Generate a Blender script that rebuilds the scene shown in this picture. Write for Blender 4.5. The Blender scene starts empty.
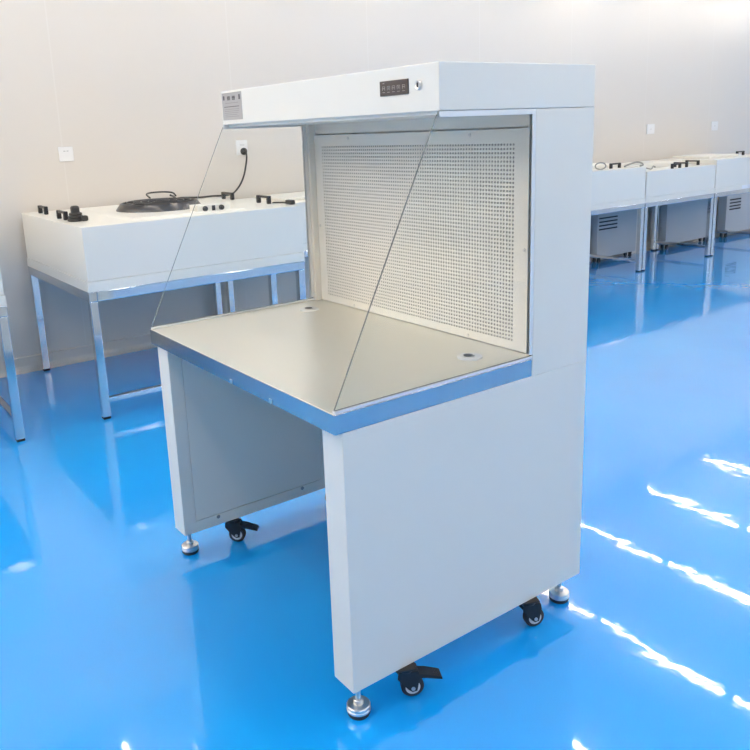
import bpy, bmesh, math, random
from mathutils import Vector, Matrix
random.seed(4)
PI = math.pi
C = bpy.context.scene.collection
sc = bpy.context.scene

# ------------------------------------------------------------------ materials
def mat(name, col, rough=.4, metal=0., spec=.5, coat=0., emit=None, estr=0., bump=None, ior=1.5):
    m = bpy.data.materials.new(name); m.use_nodes = True
    nt = m.node_tree; b = nt.nodes['Principled BSDF']
    b.inputs['Base Color'].default_value = (*col, 1)
    b.inputs['Roughness'].default_value = rough
    b.inputs['Metallic'].default_value = metal
    b.inputs['Specular IOR Level'].default_value = spec
    b.inputs['IOR'].default_value = ior
    b.inputs['Coat Weight'].default_value = coat
    b.inputs['Coat Roughness'].default_value = .05
    if emit:
        b.inputs['Emission Color'].default_value = (*emit, 1)
        b.inputs['Emission Strength'].default_value = estr
    if bump:
        scale, strength, dist, stretch = bump
        tc = nt.nodes.new('ShaderNodeTexCoord'); mp = nt.nodes.new('ShaderNodeMapping')
        n = nt.nodes.new('ShaderNodeTexNoise'); bp = nt.nodes.new('ShaderNodeBump')
        mp.inputs['Scale'].default_value = stretch
        n.inputs['Scale'].default_value = scale; n.inputs['Detail'].default_value = 3
        bp.inputs['Strength'].default_value = strength; bp.inputs['Distance'].default_value = dist
        nt.links.new(tc.outputs['Object'], mp.inputs[0]); nt.links.new(mp.outputs[0], n.inputs['Vector'])
        nt.links.new(n.outputs['Fac'], bp.inputs['Height']); nt.links.new(bp.outputs[0], b.inputs['Normal'])
    return m

PAINT = mat('white_powder_coat', (.86, .82, .74), .35, bump=(260, .04, .0006, (1, 1, 1)))
PAINT_BG = mat('white_coated_sheet', (.82, .80, .74), .32)
PAINT_CAB = mat('grey_coated_sheet', (.50, .51, .52), .38)
STEEL = mat('stainless_reflection_tint', (.50, .53, .56), .12, 1.0, bump=(40, .05, .0008, (1, 30, 30)))  # worktop edges: base darkened and blued to carry the floor's reflection
STEEL_TOP = mat('worktop_stainless', (.84, .82, .74), .32, .88, bump=(30, .05, .0008, (1, 40, 40)))
TUBE = mat('polished_stainless', (.72, .73, .74), .10, 1.0)
ALU = mat('aluminium_channel', (.86, .85, .83), .35, .2)
CHROME = mat('chrome', (.72, .70, .67), .30, 1.0)
BLACKP = mat('black_plastic', (.015, .014, .016), .35)
RUBBER = mat('dark_rubber', (.03, .025, .028), .6)
FANGREY = mat('dark_fan_metal', (.10, .10, .105), .28, .85)
NYLON = mat('white_nylon', (.75, .75, .74), .35)
FILTER = mat('filter_media', (.33, .32, .30), .9)
GROOVE = mat('dark_gap', (.05, .05, .06), .8)
SCREW = mat('screw_metal', (.35, .33, .31), .35, 1.0)
LABELG = mat('silver_label', (.47, .45, .44), .35, .3)
LABELINK = mat('label_ink', (.10, .09, .09), .5)
LABELINK2 = mat('faded_label_ink', (.30, .28, .27), .5)
PANELB = mat('brown_grey_keypad', (.075, .055, .05), .3)
KEYW = mat('pale_key_legend', (.42, .38, .36), .4)
SOCKET = mat('white_socket_plastic', (.86, .85, .84), .25)
CORD = mat('black_cord', (.03, .028, .027), .45)
CORDG = mat('grey_cord', (.30, .30, .29), .45)
SKIRT = mat('cove_skirting', (.68, .64, .60), .35)
CEIL = mat('ceiling_white', (.80, .79, .77), .5)
WALLP = mat('plain_wall_panel', (.80, .78, .755), .4)
CARDW = mat('white_card', (.85, .86, .9), .4)
EDGE = mat('glass_edge', (.15, .17, .17), .45, spec=.4)
LAMP = mat('lamp_diffuser', (.9, .9, .9), .5, emit=(1.0, .89, .75), estr=46.0)

def glass_mat():
    m = bpy.data.materials.new('clear_glass'); m.use_nodes = True; nt = m.node_tree
    nt.nodes.clear()
    out = nt.nodes.new('ShaderNodeOutputMaterial'); mix = nt.nodes.new('ShaderNodeMixShader')
    tr = nt.nodes.new('ShaderNodeBsdfTransparent'); gl = nt.nodes.new('ShaderNodeBsdfGlossy')
    fr = nt.nodes.new('ShaderNodeFresnel'); fr.inputs['IOR'].default_value = 1.25
    tr.inputs['Color'].default_value = (.985, .993, .99, 1); gl.inputs['Roughness'].default_value = .0
    nt.links.new(fr.outputs[0], mix.inputs[0]); nt.links.new(tr.outputs[0], mix.inputs[1])
    nt.links.new(gl.outputs[0], mix.inputs[2]); nt.links.new(mix.outputs[0], out.inputs[0])
    return m
GLASS = glass_mat()

def floor_mat():
    m = bpy.data.materials.new('blue_epoxy'); m.use_nodes = True; nt = m.node_tree
    b = nt.nodes['Principled BSDF']; N = nt.nodes.new; L = nt.links.new
    tc = N('ShaderNodeTexCoord')
    n1 = N('ShaderNodeTexNoise'); n1.inputs['Scale'].default_value = 1.1; n1.inputs['Detail'].default_value = 2
    cr = N('ShaderNodeValToRGB')
    cr.color_ramp.elements[0].position = .3; cr.color_ramp.elements[0].color = (.004, .345, .95, 1)
    cr.color_ramp.elements[1].position = .7; cr.color_ramp.elements[1].color = (.006, .39, .98, 1)
    L(tc.outputs['Object'], n1.inputs['Vector']); L(n1.outputs['Fac'], cr.inputs[0]); L(cr.outputs[0], b.inputs['Base Color'])
    n2 = N('ShaderNodeTexNoise'); n2.inputs['Scale'].default_value = 3.2; n2.inputs['Detail'].default_value = 4
    n2.inputs['Roughness'].default_value = .45
    bp = N('ShaderNodeBump'); bp.inputs['Strength'].default_value = 1.0; bp.inputs['Distance'].default_value = .0016
    L(tc.outputs['Object'], n2.inputs['Vector']); L(n2.outputs['Fac'], bp.inputs['Height'])
    L(bp.outputs[0], b.inputs['Normal'])
    b.inputs['Roughness'].default_value = .20; b.inputs['IOR'].default_value = 1.45
    b.inputs['Coat Weight'].default_value = 1.0; b.inputs['Coat Roughness'].default_value = .035; b.inputs['Coat IOR'].default_value = 1.65
    L(bp.outputs[0], b.inputs['Coat Normal'])
    return m
FLOOR = floor_mat()

def wall_mat():                       # sandwich panels 1.168 m wide: a fine pale joint between them
    m = bpy.data.materials.new('cleanroom_wall_panel'); m.use_nodes = True; nt = m.node_tree
    b = nt.nodes['Principled BSDF']; N = nt.nodes.new; L = nt.links.new
    tc = N('ShaderNodeTexCoord'); sp = N('ShaderNodeSeparateXYZ'); L(tc.outputs['Object'], sp.inputs[0])
    def mth(op, a, v):
        n = N('ShaderNodeMath'); n.operation = op; L(a, n.inputs[0]); n.inputs[1].default_value = v; return n.outputs[0]
    u = mth('SUBTRACT', sp.outputs['Y'], .55 - 11.68); u = mth('DIVIDE', u, 1.168); u = mth('FRACT', u, 0)
    u = mth('SUBTRACT', u, .5); u = mth('ABSOLUTE', u, 0); j = mth('GREATER_THAN', u, .4965)
    mx = N('ShaderNodeMix'); mx.data_type = 'RGBA'; L(j, mx.inputs[0])
    mx.inputs[6].default_value = (.71, .665, .61, 1); mx.inputs[7].default_value = (.735, .695, .645, 1)
    L(mx.outputs[2], b.inputs['Base Color']); b.inputs['Roughness'].default_value = .30
    n = N('ShaderNodeTexNoise'); n.inputs['Scale'].default_value = 1.4; L(tc.outputs['Object'], n.inputs['Vector'])
    bp = N('ShaderNodeBump'); bp.inputs['Strength'].default_value = .5; bp.inputs['Distance'].default_value = .004
    L(n.outputs['Fac'], bp.inputs['Height']); L(bp.outputs[0], b.inputs['Normal'])
    return m
WALL = wall_mat()

# ------------------------------------------------------------------ shape helpers (world coordinates)
def merge(bm, t, mi):
    for f in t.faces: f.material_index = mi
    me = bpy.data.meshes.new('tmp'); t.to_mesh(me); t.free(); bm.from_mesh(me); bpy.data.meshes.remove(me)
def bx(bm, x0, x1, y0, y1, z0, z1, bev=0., mi=0, seg=2):
    t = bmesh.new()
    v = [t.verts.new(p) for p in [(x0,y0,z0),(x1,y0,z0),(x1,y1,z0),(x0,y1,z0),(x0,y0,z1),(x1,y0,z1),(x1,y1,z1),(x0,y1,z1)]]
    for f in [(3,2,1,0),(4,5,6,7),(0,1,5,4),(1,2,6,5),(2,3,7,6),(3,0,4,7)]: t.faces.new([v[i] for i in f])
    if bev: bmesh.ops.bevel(t, geom=list(t.edges), offset=bev, segments=seg, affect='EDGES', profile=.5)
    merge(bm, t, mi)
def lathe(bm, loc, prof, axis='z', n=28, mi=0, rot=None):
    t = bmesh.new(); rings = []
    for r, h in prof:
        if r < 1e-6: rings.append([t.verts.new((0,0,h))])
        else: rings.append([t.verts.new((r*math.cos(2*PI*i/n), r*math.sin(2*PI*i/n), h)) for i in range(n)])
    for a, b in zip(rings, rings[1:]):
        for i in range(n):
            j = (i+1) % n
            if len(a) == 1 and len(b) == 1: continue
            if len(a) == 1: t.faces.new((a[0], b[i], b[j]))
            elif len(b) == 1: t.faces.new((a[j], a[i], b[0]))
            else: t.faces.new((a[i], b[i], b[j], a[j]))
    bmesh.ops.recalc_face_normals(t, faces=t.faces)
    M = Matrix.Identity(4)
    if axis == 'x': M = Matrix.Rotation(PI/2, 4, 'Y')
    if axis == '-x': M = Matrix.Rotation(-PI/2, 4, 'Y')
    if axis == 'y': M = Matrix.Rotation(-PI/2, 4, 'X')
    if axis == '-y': M = Matrix.Rotation(PI/2, 4, 'X')
    if rot: M = rot @ M
    for f in t.faces: f.smooth = True
    t.normal_update()
    for e in t.edges:
        if len(e.link_faces) == 2 and e.calc_face_angle() > .6: e.smooth = False
    bmesh.ops.transform(t, matrix=Matrix.Translation(loc) @ M, verts=t.verts)
    merge(bm, t, mi)
def prism(bm, pts, d, mi=0, bev=0.):               # polygon pts (3-D, planar) pushed along d
    t = bmesh.new(); d = Vector(d)
    a = [t.verts.new(p) for p in pts]; b = [t.verts.new(Vector(p)+d) for p in pts]
    t.faces.new(a[::-1]); t.faces.new(b)
    for i in range(len(a)):
        j = (i+1) % len(a); t.faces.new((a[i], a[j], b[j], b[i]))
    bmesh.ops.recalc_face_normals(t, faces=t.faces)
    if bev: bmesh.ops.bevel(t, geom=list(t.edges), offset=bev, segments=2, affect='EDGES')
    merge(bm, t, mi)
def tube(bm, pts, r, n=8, mi=0, sub=6):            # Catmull-Rom swept round tube
    P = [Vector(p) for p in pts]; Q = []
    for i in range(len(P)-1):
        p0 = P[max(i-1,0)]; p1 = P[i]; p2 = P[i+1]; p3 = P[min(i+2,len(P)-1)]
        for k in range(sub):
            s = k/sub
            Q.append(.5*((2*p1)+(p2-p0)*s+(2*p0-5*p1+4*p2-p3)*s*s+(3*p1-p0-3*p2+p3)*s**3))
    Q.append(P[-1]); t = bmesh.new(); rings = []
    up = Vector((0,0,1))
    for i, q in enumerate(Q):
        d = (Q[min(i+1,len(Q)-1)]-Q[max(i-1,0)]).normalized()
        a = d.cross(up)
        if a.length < .05: a = d.cross(Vector((0,1,0)))
        a.normalize(); b = d.cross(a)
        rings.append([t.verts.new(q+r*(math.cos(2*PI*k/n)*a+math.sin(2*PI*k/n)*b)) for k in range(n)])
    for A, B in zip(rings, rings[1:]):
        for k in range(n): t.faces.new((A[k], A[(k+1)%n], B[(k+1)%n], B[k]))
    t.faces.new(rings[0]); t.faces.new(rings[-1][::-1])
    bmesh.ops.recalc_face_normals(t, faces=t.faces)
    for f in t.faces: f.smooth = True
    merge(bm, t, mi)

ORG = {}
def thing(name, label, cat, loc, group=None):
    o = bpy.data.objects.new(name, None); C.objects.link(o); o.location = loc
    o.empty_display_size = .1
    o['label'] = label; o['category'] = cat
    if group: o['group'] = group
    ORG[o.name] = Vector(loc); return o
def obj(name, bm, mats, parent=None, label=None, loc=(0,0,0)):
    """link bm (world coordinates) as one mesh object; its origin is the parent's, or loc when top-level"""
    o0 = ORG[parent.name] if parent else Vector(loc)
    bmesh.ops.translate(bm, vec=-o0, verts=bm.verts)
    me = bpy.data.meshes.new(name); bm.to_mesh(me); bm.free()
    for m in (mats if isinstance(mats, (list, tuple)) else [mats]): me.materials.append(m)
    o = bpy.data.objects.new(name, me); C.objects.link(o)
    if parent: o.parent = parent
    else: o.location = loc
    ORG[o.name] = o0
    if label: o['label'] = label
    return o
def struct(name, bm, m):
    o = obj(name, bm, m); o['kind'] = 'structure'; return o
def tag(o, label, cat, group=None):
    o['label'] = label; o['category'] = cat
    if group: o['group'] = group
    return o
def copy_tree(o, loc, label, parent=None):
    c = o.copy(); C.objects.link(c)
    if parent: c.parent = parent
    else: c.location = loc; c['label'] = label
    for ch in list(o.children): copy_tree(ch, None, None, c)
    return c
B = bmesh.new

# ------------------------------------------------------------------ the room
XL, XR, YF, YB, ZC = -3.66, 4.6, -5.2, 13.0, 2.71
b = B(); bx(b, XL-.1, XR+.1, YF-.1, YB+.1, -.1, 0); struct('floor', b, FLOOR)
b = B(); bx(b, XL-.1, XR+.1, YF-.1, YB+.1, ZC, ZC+.1); struct('ceiling', b, CEIL)
b = B(); bx(b, XL-.1, XL, YF-.1, YB+.1, 0, ZC); struct('wall_left', b, WALL)
b = B(); bx(b, XR, XR+.1, YF-.1, YB+.1, 0, ZC); struct('wall_right', b, WALLP)
b = B(); bx(b, XL, XR, YF-.1, YF, 0, ZC); struct('wall_front', b, WALLP)
b = B(); bx(b, XL, XR, YB, YB+.1, 0, ZC); struct('wall_back', b, WALLP)
b = B()                                            # coved skirting along the wall behind the benches
pr = [(XL, 0), (XL+.045, 0), (XL+.03, .006), (XL+.018, .018), (XL+.012, .035), (XL+.012, .088), (XL, .092)]
prism(b, [(x, YF, z) for x, z in pr], (0, YB-YF, 0)); struct('baseboard_left', b, SKIRT)

# ceiling lamps: slim tubes in rows across the room
def make_lamp(x0, x1, y):
    xc = (x0+x1)/2
    t = thing('ceiling_light', 'slim white linear tube lamp under the ceiling', 'ceiling light', (xc, y, ZC-.01), 'linear tube lamps in rows under the ceiling')
    b = B(); bx(b, x0, x1, y-.035, y+.035, ZC-.06, ZC, .003); obj('housing', b, PAINT, t)
    b = B(); bx(b, x0+.01, x1-.01, y-.011, y+.011, ZC-.078, ZC-.061, .005); obj('diffuser', b, LAMP, t)
    return t
L0 = None
rows = [-4.4 + 1.2*k for k in range(14)] + [-2.6, -1.4, -3.0]  # trailing extra rows are added fill lamps, brightening front-facing surfaces
for i, y in enumerate(rows):
    for k in range(7 if y > -1 else 4 if i < 14 else 3):
        xc = -2.95 + 1.14*k + [0, .08, .0, .02, .12, -.03, .06][(i+4) % 7]
        if L0 is None: L0 = make_lamp(xc-.53, xc+.53, y)
        else: copy_tree(L0, (xc, y, ZC-.01), L0['label'])

# ------------------------------------------------------------------ the clean bench in the middle
W, ZT, ZU, DT, D, ZB, ZH, H, HF = 1.024, .78, .733, .613, .828, .0875, 1.394, 1.497, .308
t = thing('clean_bench', 'large white laminar flow workbench with perforated back wall, glass sides and steel top', 'workbench', (-W/2, D/2, 0))
main = t
# right leg panel
b = B(); bx(b, -.079, 0, .019, D, ZB, ZU, .0018); obj('leg_panel', b, PAINT, t)
# left leg panel: core, frame strips and a screwed-on access panel with a fine gap
b = B()
bx(b, -W, -.9475, .019, D, ZB, ZU, .0018)
xa, xb = -.9478, -.9445
bx(b, xa, xb, .0195, .0600, ZB+.002, ZU); bx(b, xa, xb, .5645, D-.04, ZB+.002, ZU)
bx(b, xa, xb, .0600, .5645, ZB+.002, .1270); bx(b, xa, xb, .0600, .5645, .7200, ZU)
lp = obj('leg_panel', b, PAINT, t)
b = B(); bx(b, xa+.0004, xb-.0003, .0630, .5615, .1300, .7170, .0006); ap = obj('access_panel', b, PAINT, lp)
for y, z in ((.142, .1185), (.475, .1185)):
    b = B(); lathe(b, (xb, y, z), [(.0065, 0), (.0062, .0018), (.003, .0026), (0, .0026)], 'x', 14); obj('screw', b, SCREW, lp)
# back panel below
b = B(); bx(b, -.944, -.08, D-.035, D-.002, ZB, ZU, .0015); obj('back_panel', b, PAINT, t)
# worktop with turned-down edges and a raised bead
b = B()
bx(b, -W, 0, 0, DT-.0005, ZU, ZT, .0022)
bx(b, -W+.0245, -.0245, DT-.002, .656, ZT-.03, ZT-.0005)
b.normal_update()
for f in b.faces:
    if f.normal.z < .5: f.material_index = 1
wt = obj('worktop', b, [STEEL_TOP, STEEL], t, 'brushed stainless steel worktop')
b = None
for x in (-.474, -.27):
    b = B(); bx(b, x-.006, x+.006, -.0014, .0, .7335, .746, .0006); obj('edge_glint', b, CHROME, wt)  # chrome tabs added to stand in for small highlights on the apron
for x, y in ((-.893, .513), (-.117, .507)):
    b = B()
    lathe(b, (x, y, ZT), [(0, .0008), (.0120, .0008), (.0135, .0042), (.0285, .0042), (.0315, .003), (.033, 0)], 'z', 36)
    g = obj('cable_grommet', b, NYLON, wt, 'pale round cable grommet')
    b = B(); lathe(b, (x-.006, y, ZT), [(0, .0050), (.0125, .0050), (.013, .0046)], 'z', 24); obj('cable_hole', b, BLACKP, g, 'dark round hole')
# rear housing (plenum): posts, header, back sheet
b = B()
bx(b, -W, -W+.0245, DT, D, ZU, ZH, .0015); bx(b, -.0245, 0, DT, D, ZU, ZH, .0015)
bx(b, -W+.0245, -.0245, D-.012, D, ZU, ZH); bx(b, -W+.0245, -.0245, .640, .655, 1.3535, ZH)
bx(b, -W+.0245, -W+.036, .640, .655, ZT, 1.3535); bx(b, -.036, -.0245, .640, .655, ZT, 1.3535)
hs = obj('rear_housing', b, PAINT, t)
# perforated air panel with real holes
def perforated():
    x0, x1, z0, z1 = -.9975, -.0265, .7812, 1.3505
    p = .0105; nc, nr = 83, 49
    hx0 = -.956; hx1 = hx0 + nc*p; hz0 = .8025; hz1 = hz0 + nr*p
    yf, yb, r = .6335, .6355, .0031
    V = []; F = []; idx = {}
    def v(x, y, z):
        k = (round(x*1e5), round(y*1e5), round(z*1e5))
        if k not in idx: idx[k] = len(V); V.append((x, y, z))
        return idx[k]
    for i in range(nc):
        for j in range(nr):
            cx, cz = hx0+(i+.5)*p, hz0+(j+.5)*p; h = p/2
            out = [v(cx+a*h, yf, cz+c*h) for a, c in ((1,0),(1,1),(0,1),(-1,1),(-1,0),(-1,-1),(0,-1),(1,-1))]
            n0 = len(V)
            for yy in (yf, yb):
                for k in range(8): V.append((cx+r*math.cos(k*PI/4), yy, cz+r*math.sin(k*PI/4)))
            for k in range(8):
                l = (k+1) % 8
                F.append((out[k], n0+k, n0+l, out[l])); F.append((n0+k, n0+8+k, n0+8+l, n0+l))
    me = bpy.data.meshes.new('tmp'); me.from_pydata(V, [], F)
    b = B(); b.from_mesh(me); bpy.data.meshes.remove(me)
    bmesh.ops.recalc_face_normals(b, faces=b.faces)
    bx(b, x0, hx0, yf, .640, z0, z1); bx(b, hx1, x1, yf, .640, z0, z1)
    bx(b, hx0, hx1, yf, .640, z0, hz0); bx(b, hx0, hx1, yf, .640, hz1, z1)
    return b
pp = obj('perforated_panel', perforated(), PAINT, t, 'white metal panel with a grid of small round holes')
for x, z in ((-.80, 1.338), (-.245, 1.338), (-.80, .789), (-.255, .789), (-.985, 1.045), (-.050, 1.05)):
    b = B(); lathe(b, (x, .6335, z), [(.0048, 0), (.0044, .0014), (.0022, .0018), (0, .0018)], '-y', 14); obj('screw', b, CHROME, pp)
b = B(); bx(b, -.985, -.04, .645, .66, .79, 1.345); obj('air_filter', b, FILTER, t, 'grey filter behind the holes')
# canopy with light-grey underside lip
b = B()
bx(b, -W, 0, HF, D, ZH+.001, H, .0022)
cn = obj('canopy', b, PAINT, t)
b = B(); bx(b, -W+.016, -.016, HF+.012, DT+.026, ZH-.007, ZH+.002, .001); obj('canopy_base', b, PAINT, cn)
# nameplate (print too worn to read), control panel, key switch
y0 = HF
b = B(); bx(b, -1.0165, -.888, y0-.0012, y0, 1.4085, 1.4900, .0004)
nm = obj('nameplate', b, LABELG, cn, 'silver grey nameplate with dark print')
b = B(); Y = (y0-.0016, y0-.0012)
bx(b, -1.008, -.998, *Y, 1.4690, 1.4815); bx(b, -.905, -.896, *Y, 1.4680, 1.4825)
for cx in (-.971, -.938):                           # two blurred characters
    for dx, dz, w, h in ((0,.0048,.009,.0013),(0,.001,.010,.0013),(0,-.0042,.009,.0013),(-.0065,0,.0013,.0055),(.0065,0,.0013,.0055),(0,0,.0011,.0055)):
        bx(b, cx+dx-w, cx+dx+w, *Y, 1.4735+dz-h, 1.4735+dz+h)
bx(b, -1.003, -.905, *Y, 1.4472, 1.4492)
obj('nameplate_print', b, LABELINK, nm)
b = B()
bx(b, -.995, -.91, *Y, 1.4585, 1.4600)
for z in (1.4400, 1.4345, 1.4290, 1.4235, 1.4180): bx(b, -1.003+random.uniform(0, .004), -.903-random.uniform(0, .02), *Y, z, z+.0013)
bx(b, -1.0165, -.888, *Y, 1.4885, 1.4898)
obj('small_print', b, LABELINK2, nm)
b = B(); bx(b, -.2035, -.1005, y0-.003, y0, 1.4355, 1.4690, .0012); cp = obj('control_panel', b, PANELB, cn, 'dark keypad with five pale keys')
for k in range(5):
    x = -.188+k*.0182; b = B(); z = 1.4525; Y = (y0-.0038, y0-.003)
    bx(b, x-.0050, x-.0040, *Y, z-.0045, z+.0045); bx(b, x+.0040, x+.0050, *Y, z-.0045, z+.0045)
    bx(b, x-.0050, x+.0050, *Y, z+.0036, z+.0047)
    if k in (0, 2, 4): bx(b, x-.004, x+.004, *Y, z-.001, z+.0006)
    if k in (1, 3): bx(b, x-.0008, x+.0008, *Y, z-.003, z+.002)
    bx(b, x-.0045, x+.0045, *Y, z-.0095, z-.0082)
    if k == 0: bx(b, x-.003, x+.003, *Y, z+.0105, z+.012)
    obj('key', b, KEYW, cp)
b = B(); lathe(b, (-.066, y0, 1.4525), [(.0108, 0), (.0105, .004), (.0085, .0055), (.007, .005), (0, .005)], '-y', 28); ks = obj('key_switch', b, CHROME, cn, 'round chrome key switch')
b = B(); bx(b, -.0675, -.0645, y0-.0062, y0-.0048, 1.4475, 1.4575); obj('key_slot', b, GROOVE, ks)

# glass sides in slim channels
for s, x in ((1, 0), (-1, -W)):
    xs = x - .0075 if s > 0 else x + .0025
    pts = [(xs, .004, ZT+.007), (xs, DT-.004, ZT+.007), (xs, DT-.004, ZH-.0065), (xs, HF-.004, ZH-.0065)]
    b = B(); prism(b, pts, (.005, 0, 0)); b.faces.ensure_lookup_table()
    for f in b.faces:
        if abs(f.normal.x) < .5: f.material_index = 1
    g = obj('side_glass', b, [GLASS, EDGE], t, 'clear slanted glass side')
    xc = x-.012 if s > 0 else x
    b = B(); bx(b, xc, xc+.012, .004, DT-.0005, ZT, ZT+.0065, .0008)
    bx(b, xc, xc+.0022, DT-.012, DT-.0005, ZT+.011, ZH-.012, .0005); bx(b, xc+.0098, xc+.012, DT-.012, DT-.0005, ZT+.011, ZH-.012, .0005)
    bx(b, xc, xc+.0022, HF, DT-.0005, ZH-.012, ZH, .0005); bx(b, xc+.0098, xc+.012, HF, DT-.0005, ZH-.012, ZH, .0005)
    obj('glass_channel', b, ALU, t, 'pale metal channel holding the glass')

# feet and casters
def foot(x, y, par, ztop):
    b = B()
    lathe(b, (x, y, 0), [(0, 0), (.0255, 0), (.0275, .004), (.0275, .011)], 'z', 32, 1)
    lathe(b, (x, y, 0), [(.0275, .011), (.0290, .0125), (.0290, .0175), (.0275, .0185), (.0275, .0205), (.0285, .0215), (.0285, .0265), (.0265, .0285), (.0125, .030), (.0120, .040), (.0105, .0415), (.0065, .042), (.0065, ztop+.004), (0, ztop+.004)], 'z', 32, 0)
    return obj('leveling_foot', b, [CHROME, RUBBER], par, 'metal leveling foot with rubber base')
for x, y in ((-.030, .052), (-W+.032, .052), (-.040, D-.040), (-W+.04, D-.040)): foot(x, y, t, ZB)
def caster(x, y, yaw, par, brake=True):
    # local frame: wheel axis along local x, trail along local -y, z up; swivel at (x, y)
    M = Matrix.Translation((x, y, 0)) @ Matrix.Rotation(yaw, 4, 'Z'); tr = -.016; rw = .0285
    b = B()
    bx(b, -.024, .024, -.024, .024, ZB-.0035, ZB, .001)
    lathe(b, (0, 0, ZB-.014), [(0, 0), (.019, 0), (.021, .004), (.021, .0105)], 'z', 28)
    side = [(.020, ZB-.012), (-.030, ZB-.014), (tr-.017, ZB-.03), (tr-.010, rw-.008), (tr+.002, rw-.010), (tr+.012, rw-.002), (.022, ZB-.030)]
    for sx in (-.0165, .0135): prism(b, [(sx, yy, zz) for yy, zz in side], (.003, 0, 0), 0, .0006)
    bx(b, -.0165, .0165, -.030, .020, ZB-.018, ZB-.0115, .002)
    for sx in (-.0185, .0165): lathe(b, (sx, tr, rw), [(0, 0), (.005, 0), (.005, .002), (0, .002)], 'x', 14, 1)
    bmesh.ops.transform(b, matrix=M, verts=b.verts)
    c = obj('caster', b, [BLACKP, CHROME], par, 'small black swivel caster')
    b = B()
    lathe(b, (-.0115, tr, rw), [(.0185, 0), (.0235, .0005), (rw, .004), (rw, .019), (.0245, .0225), (.0185, .023)], 'x', 36, 0)
    lathe(b, (-.0118, tr, rw), [(.0, .003), (.008, .003), (.0085, 0), (.0185, 0), (.0185, .0236), (.0085, .0236), (.008, .0206), (0, .0206)], 'x', 36, 1)
    bmesh.ops.transform(b, matrix=M, verts=b.verts)
    obj('wheel', b, [RUBBER, NYLON], c, 'dark wheel with a white hub')
    if brake:
        b = B()
        pr = [(-.022, ZB-.020), (-.050, ZB-.024), (-.088, ZB-.036), (-.090, ZB-.043), (-.050, ZB-.034), (-.026, ZB-.032)]
        prism(b, [(-.017, yy, zz) for yy, zz in pr], (.034, 0, 0), 0, .001)
        for k in range(4): bx(b, -.013, .013, -.084+k*.004, -.0825+k*.004, ZB-.0365+k*.0014, ZB-.0335+k*.0014)
        bmesh.ops.transform(b, matrix=M, verts=b.verts)
        obj('brake_pedal', b, BLACKP, c)
caster(-.008, .180, math.radians(152), t)
caster(-.010, .622, math.radians(158), t, False)
caster(-.965, .200, math.radians(140), t)
caster(-.985, .640, math.radians(10), t, False)

# ------------------------------------------------------------------ benches along the wall: steel stands with fan boxes on them
def stand(x0, x1, y0, y1, zb, zt, label, bars, group='stainless tube stands along the wall'):
    s = thing('steel_stand', label, 'stand', ((x0+x1)/2, (y0+y1)/2, 0), group); w = .04
    for x in (x0+.002, x1-w-.002):
        for y in (y0+.002, y1-w-.002):
            b = B(); bx(b, x, x+w, y, y+w, .012, zb, .003); bx(b, x+.002, x+w-.002, y+.002, y+w-.002, 0, .013, .001, 1); obj('leg', b, [TUBE, BLACKP], s)
    b = B()
    bx(b, x0, x1, y0, y0+w, zb, zt, .003); bx(b, x0, x1, y1-w, y1, zb, zt, .003)
    bx(b, x0, x0+w, y0+w, y1-w, zb, zt, .003); bx(b, x1-w, x1, y0+w, y1-w, zb, zt, .003)
    obj('top_frame', b, TUBE, s)
    q = .028
    for k in bars:
        b = B()
        if k == 'front': bx(b, x1-w+.006, x1-w+.006+q, y0+w, y1-w, .082, .082+q, .003)
        if k == 'back': bx(b, x0+.006, x0+.006+q, y0+w, y1-w, .082, .082+q, .003)
        if k == 'right': bx(b, x0+w, x1-w, y1-w+.006, y1-w+.006+q, .082, .082+q, .003)
        if k == 'left': bx(b, x0+w, x1-w, y0+.006, y0+.006+q, .082, .082+q, .003)
        obj('crossbar', b, TUBE, s)
    return s
def handle(bm, x, y, z, along='x', L=.12, h=.046):
    a = L/2; r = .008
    for sgn in (-1, 1):
        if along == 'x': bx(bm, x+sgn*a-.012, x+sgn*a+.012, y-.011, y+.011, z, z+h, .004)
        else: bx(bm, x-.011, x+.011, y+sgn*a-.012, y+sgn*a+.012, z, z+h, .004)
    if along == 'x': bx(bm, x-a, x+a, y-.008, y+.008, z+h-.014, z+h, .004)
    else: bx(bm, x-.008, x+.008, y-a, y+a, z+h-.014, z+h, .004)
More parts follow.
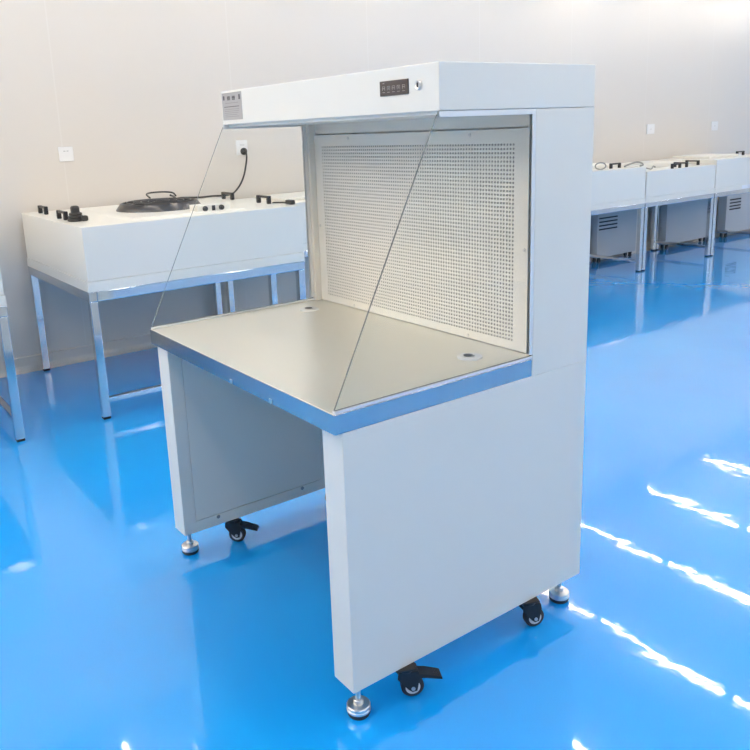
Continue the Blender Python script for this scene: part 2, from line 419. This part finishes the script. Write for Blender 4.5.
def fan_unit(x0, x1, y0, y1, z0, z1, label, handles, zs=.05, deck=True, knobs=True, fan=True, group='white fan filter boxes on the stands'):
    f = thing('fan_filter_box', label, 'fan filter unit', ((x0+x1)/2, (y0+y1)/2, z0), group)
    b = B()
    bx(b, x0+.004, x1-.004, y0+.004, y1-.004, z0+zs+.0015, z1, .002)
    bx(b, x0, x1, y0, y1, z0, z0+zs, .002)
    obj('casing', b, PAINT_BG, f)
    if deck:
        dx0, dx1, dy0, dy1, h = x0+.10, x1-.09, y0+.27, y1-.30, .010
        b = B(); tp = bmesh.new()
        k = .03
        lo = [(dx0,dy0,z1),(dx1,dy0,z1),(dx1,dy1,z1),(dx0,dy1,z1)]
        hi = [(dx0+k,dy0+k,z1+h),(dx1-k*.3,dy0+k,z1+h),(dx1-k*.3,dy1-k,z1+h),(dx0+k,dy1-k,z1+h)]
        v = [tp.verts.new(p) for p in lo+hi]
        for q in ((0,1,5,4),(1,2,6,5),(2,3,7,6),(3,0,4,7),(4,5,6,7)): tp.faces.new([v[i] for i in q])
        merge(b, tp, 0); dk = obj('raised_lid', b, PAINT_BG, f)
        cx, cy = (dx0+dx1)/2+.04, (dy0+dy1)/2+.01
        if fan:
            b = B(); z = z1+h
            lathe(b, (cx, cy, z), [(.240, 0), (.238, .006), (.215, .036), (.208, .039), (.202, .036), (.19, .004), (.19, .002)], 'z', 56)
            fr = obj('fan_inlet', b, FANGREY, dk, 'round dark fan inlet ring')
            b = B()
            lathe(b, (cx, cy, z), [(.075, .002), (.075, .030), (.06, .036), (0, .036)], 'z', 32)
            for i in range(7):
                a = 2*PI*i/7; ca, sa = math.cos(a), math.sin(a)
                tp = bmesh.new(); P = []
                for rr, aa, zz in ((.07, 0, .006), (.19, .35, .004), (.19, .62, .026), (.07, .5, .028)):
                    P.append(tp.verts.new((cx+rr*math.cos(a+aa), cy+rr*math.sin(a+aa), z+zz)))
                tp.faces.new(P); bmesh.ops.solidify(tp, geom=list(tp.faces), thickness=.002); merge(b, tp, 0)
            obj('fan_rotor', b, FANGREY, fr)
            b = B()
            for rr in (.06, .10, .14, .18): tube(b, [(cx+rr*math.cos(2*PI*i/20), cy+rr*math.sin(2*PI*i/20), z+.042) for i in range(21)], .0022, 5, sub=2)
            for i in range(4): a = PI/4+i*PI/2; tube(b, [(cx+.03*math.cos(a), cy+.03*math.sin(a), z+.042), (cx+.205*math.cos(a), cy+.205*math.sin(a), z+.038)], .003, 5, sub=1)
            obj('fan_guard', b, FANGREY, fr)
        if knobs:
            xf = dx1-.018
            b = B(); bx(b, xf-.10, xf, y0+.65, y0+.84, z1+.004, z1+.042, .003); obj('control_box', b, PAINT_BG, dk)
            b = B(); lathe(b, (xf, y0+.695, z1+.023), [(0, .004), (.006, .004), (.007, .010), (.013, .010), (.0145, 0)], 'x', 20); obj('round_port', b, FANGREY, dk)
            b = B(); bx(b, xf-.002, xf+.008, y0+.735, y0+.752, z1+.008, z1+.037, .002); obj('rocker_switch', b, BLACKP, dk)
            b = B(); lathe(b, (xf, y0+.79, z1+.023), [(.0145, 0), (.013, .012), (.006, .014), (0, .014)], 'x', 20); obj('speed_knob', b, BLACKP, dk)
    for hd in handles:
        b = B(); handle(b, *hd[:2], z1, hd[2]); obj('handle', b, BLACKP, f)
    return f
GX, XB = -2.46, -3.61
# left-hand bench beside the main one
stand(XB, GX, .248, 1.482, .603, .652, 'polished steel tube stand under the large fan box, left of the big workbench', ('front', 'right'))
fan_unit(XB, GX, .248, 1.482, .652, .966, 'pale blue-white box with round fan on top, left of the big workbench', ((-3.42, .33, 'x'), (-2.97, .31, 'x'), (-3.27, 1.435, 'x'), (-2.79, 1.425, 'x')))
# its neighbour at the picture's edge
stand(XB+.03, GX+.02, -1.365, -.128, .603, .652, 'steel tube stand cut off by the left edge of the picture', ('right',))
fan_unit(XB+.03, GX+.02, -1.365, -.128, .652, .966, 'pale box cut off by the left edge of the picture', ((-3.42, -1.25, 'x'), (-2.93, -1.25, 'x')))
# row to the right
RX, RB = -2.95, -3.60
rowd = [(1.53, 2.645, .935, 'pale box mostly hidden behind the big workbench, by the plugged-in socket', 'steel stand mostly hidden behind the big workbench'),
        (4.30, 5.415, .947, 'pale box just right of the big workbench, cord loop on its lid', 'steel stand just right of the big workbench'),
        (5.425, 6.545, .902, 'slightly lower pale box in the middle of the right-hand row', 'steel stand in the middle of the right-hand row'),
        (6.555, 7.675, .945, 'pale box at the right edge of the picture with a white card on its front', 'steel stand at the right edge of the picture'),
        ]
boxes = []
for i, (a, c, zt, lb, ls) in enumerate(rowd):
    stand(RB, RX, a, c, .583, .625, ls, ('right',))
    hd = [((), ((-3.08, 5.14, 'y'),), ((-2.985, 5.92, 'y'), (-3.05, 6.10, 'x'), (-3.14, 6.44, 'x')), ((-3.2, 7.42, 'y'),))][0][i]
    boxes.append(fan_unit(RB, RX, a, c, .625, zt, lb, hd, .045, deck=False))
# raised lids of the smaller boxes
def lid(par, x0, x1, y0, y1, z, h):
    b = B(); bx(b, x0, x1, y0, y1, z, z+h, .006); obj('raised_lid', b, PAINT_BG, par)
lid(boxes[0], -3.5, -3.1, 1.75, 2.4, .935, .02)
lid(boxes[1], -3.55, -3.22, 4.5, 5.38, .947, .030)
lid(boxes[2], -3.56, -3.22, 5.48, 6.40, .902, .045)
lid(boxes[3], -3.56, -3.15, 6.75, 7.3, .945, .025)
b = B(); bx(b, RX, RX+.002, 7.04, 7.30, .632, .668); obj('front_card', b, CARDW, boxes[3], 'small white card')
b = B(); bx(b, RX-.012, RX-.002, 4.78, 4.92, .617, .625); b.free()

# louvered grey cabinets on casters against the wall
def cabinet(y0, y1, z1, label, louver):
    x0, x1 = -3.60, -3.50
    cb = thing('louvered_cabinet', label, 'cabinet', ((x0+x1)/2, (y0+y1)/2, 0), 'grey cabinets under the right-hand row')
    b = B(); bx(b, x0, x1, y0, y1, .055, z1, .003); body = obj('body', b, PAINT_CAB, cb)
    if louver:
        b = B()
        for k in range(4): bx(b, x1-.001, x1+.006, louver[0], louver[1], louver[2]+k*.036, louver[2]+k*.036+.014, .002)
        obj('louver', b, GROOVE, cb, 'dark slotted air louver')
    for y in (y0+.06, y1-.06):
        for x in (x0+.025, x1-.022):
            b = B(); lathe(b, (x-.009, y, .022), [(0, 0), (.019, 0), (.022, .003), (.022, .015), (.019, .018), (0, .018)], 'x', 18)
            bx(b, x-.012, x+.012, y-.014, y+.014, .036, .056, .002); obj('caster', b, BLACKP, cb)
cabinet(5.48, 6.10, .58, 'grey cabinet with four dark louver slots, just right of the big workbench', (5.50, 5.78, .325))
cabinet(6.62, 7.46, .58, 'plain grey cabinet without slots between two steel stands', None)
cabinet(7.77, 8.55, .58, 'grey cabinet with louver slots at the right edge of the picture', (7.83, 8.06, .315))

# ------------------------------------------------------------------ sockets, plugs and cords
def socket(y, z, w, h, label, holes=True, x=XL):
    t = thing('wall_socket', label, 'socket', (x, y, z), 'white sockets on the wall')
    b = B(); bx(b, x, x+.009, y-w/2, y+w/2, z-h/2, z+h/2, .003); obj('face_plate', b, SOCKET, t)
    b = B()
    if holes:
        for dy in (-.009, .009): bx(b, x+.0085, x+.0095, y+dy-.006, y+dy+.006, z+.016, z+.0195)
    else:
        bx(b, x+.0085, x+.0095, y-.012, y+.012, z-.0015, z+.0015)
    obj('pin_slots', b, CORDG, t)
socket(.566, 1.292, .088, .088, 'white wall socket at left above the pale box, nothing plugged in')
socket(1.764, 1.278, .088, .100, 'white wall socket with a black plug in it, beside the big workbench')
socket(6.49, 1.256, .13, .10, 'white wall socket right of the big workbench, nearer of two there', False)
socket(7.68, 1.253, .13, .10, 'white wall socket nearest the right edge of the picture', False)
b = B()
lathe(b, (XL+.009, 1.772, 1.252), [(0, 0), (.024, 0), (.024, .012), (.019, .022), (.010, .030), (0, .031)], 'x', 24, 0)
pts = [(XL+.035, 1.772, 1.250), (XL+.046, 1.775, 1.225), (XL+.04, 1.77, 1.17), (XL+.035, 1.745, 1.08), (XL+.05, 1.69, 1.01), (-3.56, 1.60, .972),
       (-3.54, 1.46, .974), (-3.53, 1.36, .974), (-3.5, 1.22, .984), (-3.40, 1.14, .990), (-3.30, 1.08, 1.012), (-3.20, 1.02, 1.028)]
tube(b, pts, .0062, 8)
tag(obj('power_cord', b, CORD, None, None, (XL+.01, 1.772, 1.25)), 'black power cord with plug hanging from the wall socket to the fan', 'cord')
b = B()
tube(b, [(-3.12, .86, 1.028), (-3.17, .86, 1.045), (-3.22, .90, 1.050), (-3.22, .98, 1.050), (-3.17, 1.02, 1.045), (-3.12, 1.02, 1.028)], .0048, 8)
tag(obj('cord_loop', b, CORD, None, None, (-3.12, .86, 1.028)), 'small dark loop of cord standing on the round fan', 'cord')
b = B()
tube(b, [(-2.705, 1.436, .973), (-2.68, 1.45, .974), (-2.64, 1.458, .975), (-2.60, 1.462, .976), (-2.57, 1.463, .978)], .005, 8)
bx(b, -2.585, -2.52, 1.447, 1.478, .969, .994, .006)
tag(obj('spare_cord', b, CORD, None, None, (-2.705, 1.436, .968)), 'short dark cord with black connector on the corner of the pale box', 'cord')
b = B()                                             # coiled lead beside the left front handle
for k in range(3): tube(b, [(-2.80+.036*math.cos(a*PI/4)*(1-.15*k), .330+.036*math.sin(a*PI/4)*(1-.15*k), .975+.014*k) for a in range(9)], .008, 8, sub=3)
bx(b, -2.82, -2.78, .31, .35, 1.0, 1.045, .010); bx(b, -2.79, -2.75, .345, .38, .967, .995, .008)
tag(obj('coiled_lead', b, CORD, None, None, (-2.80, .33, .966)), 'small heap of coiled black lead with its plug near the left handles', 'cord')
b = B()
tube(b, [(-3.06, 5.25, .956), (-3.07, 5.30, .964), (-3.07, 5.36, .976), (-3.05, 5.405, .985), (-3.01, 5.42, .978), (-2.98, 5.40, .962), (-2.99, 5.37, .956)], .008, 8)
tag(obj('cord_loop', b, CORDG, None, None, (-3.06, 5.25, .956)), 'grey cord looping up off the box right of the workbench', 'cord')
b = B()
tube(b, [(-3.04, 5.48, .910), (-3.06, 5.55, .925), (-3.03, 5.60, .914), (-3.05, 5.66, .935), (-3.04, 5.68, .925)], .006, 8)
tag(obj('cord_loop', b, CORDG, None, None, (-3.04, 5.48, .910)), 'thin wavy grey cord on the slightly lower box', 'cord')
b = B()
tube(b, [(-3.00+.02*math.cos(a*PI/4), 4.83+.045*math.cos(a*PI/4), .985+.028*math.sin(a*PI/4)) for a in range(10)], .006, 8)
tag(obj('cord_loop', b, CORDG, None, None, (-3.00, 4.83, .957)), 'ring of grey cord right beside the edge of the big workbench', 'cord')

# ------------------------------------------------------------------ camera
cam = bpy.data.cameras.new('camera'); co = bpy.data.objects.new('camera', cam); C.objects.link(co)
Rr = Vector((0.58089248, 0.8130172, -0.03958469)); Ru = Vector((-0.16702887, 0.16665434, 0.97176524)); Rf = Vector((-0.79665882, 0.55787934, -0.2326056))
M = Matrix((Rr, Ru, -Rf)).transposed().to_4x4(); M.translation = (1.30216295, -0.863336246, 1.36082524)
co.matrix_world = M
cam.sensor_width = 36; cam.lens = 785.3635*36/750; cam.shift_x = .03486; cam.shift_y = -.07482
cam.clip_start = .05; cam.clip_end = 60
sc.camera = co
w = bpy.data.worlds.new('world'); sc.world = w; w.use_nodes = True
w.node_tree.nodes['Background'].inputs[0].default_value = (.8, .8, .8, 1); w.node_tree.nodes['Background'].inputs[1].default_value = .3
vs = sc.view_settings; vs.view_transform = 'Standard'; vs.look = 'None'; vs.gamma = 1; vs.use_curve_mapping = False; vs.exposure = -.25
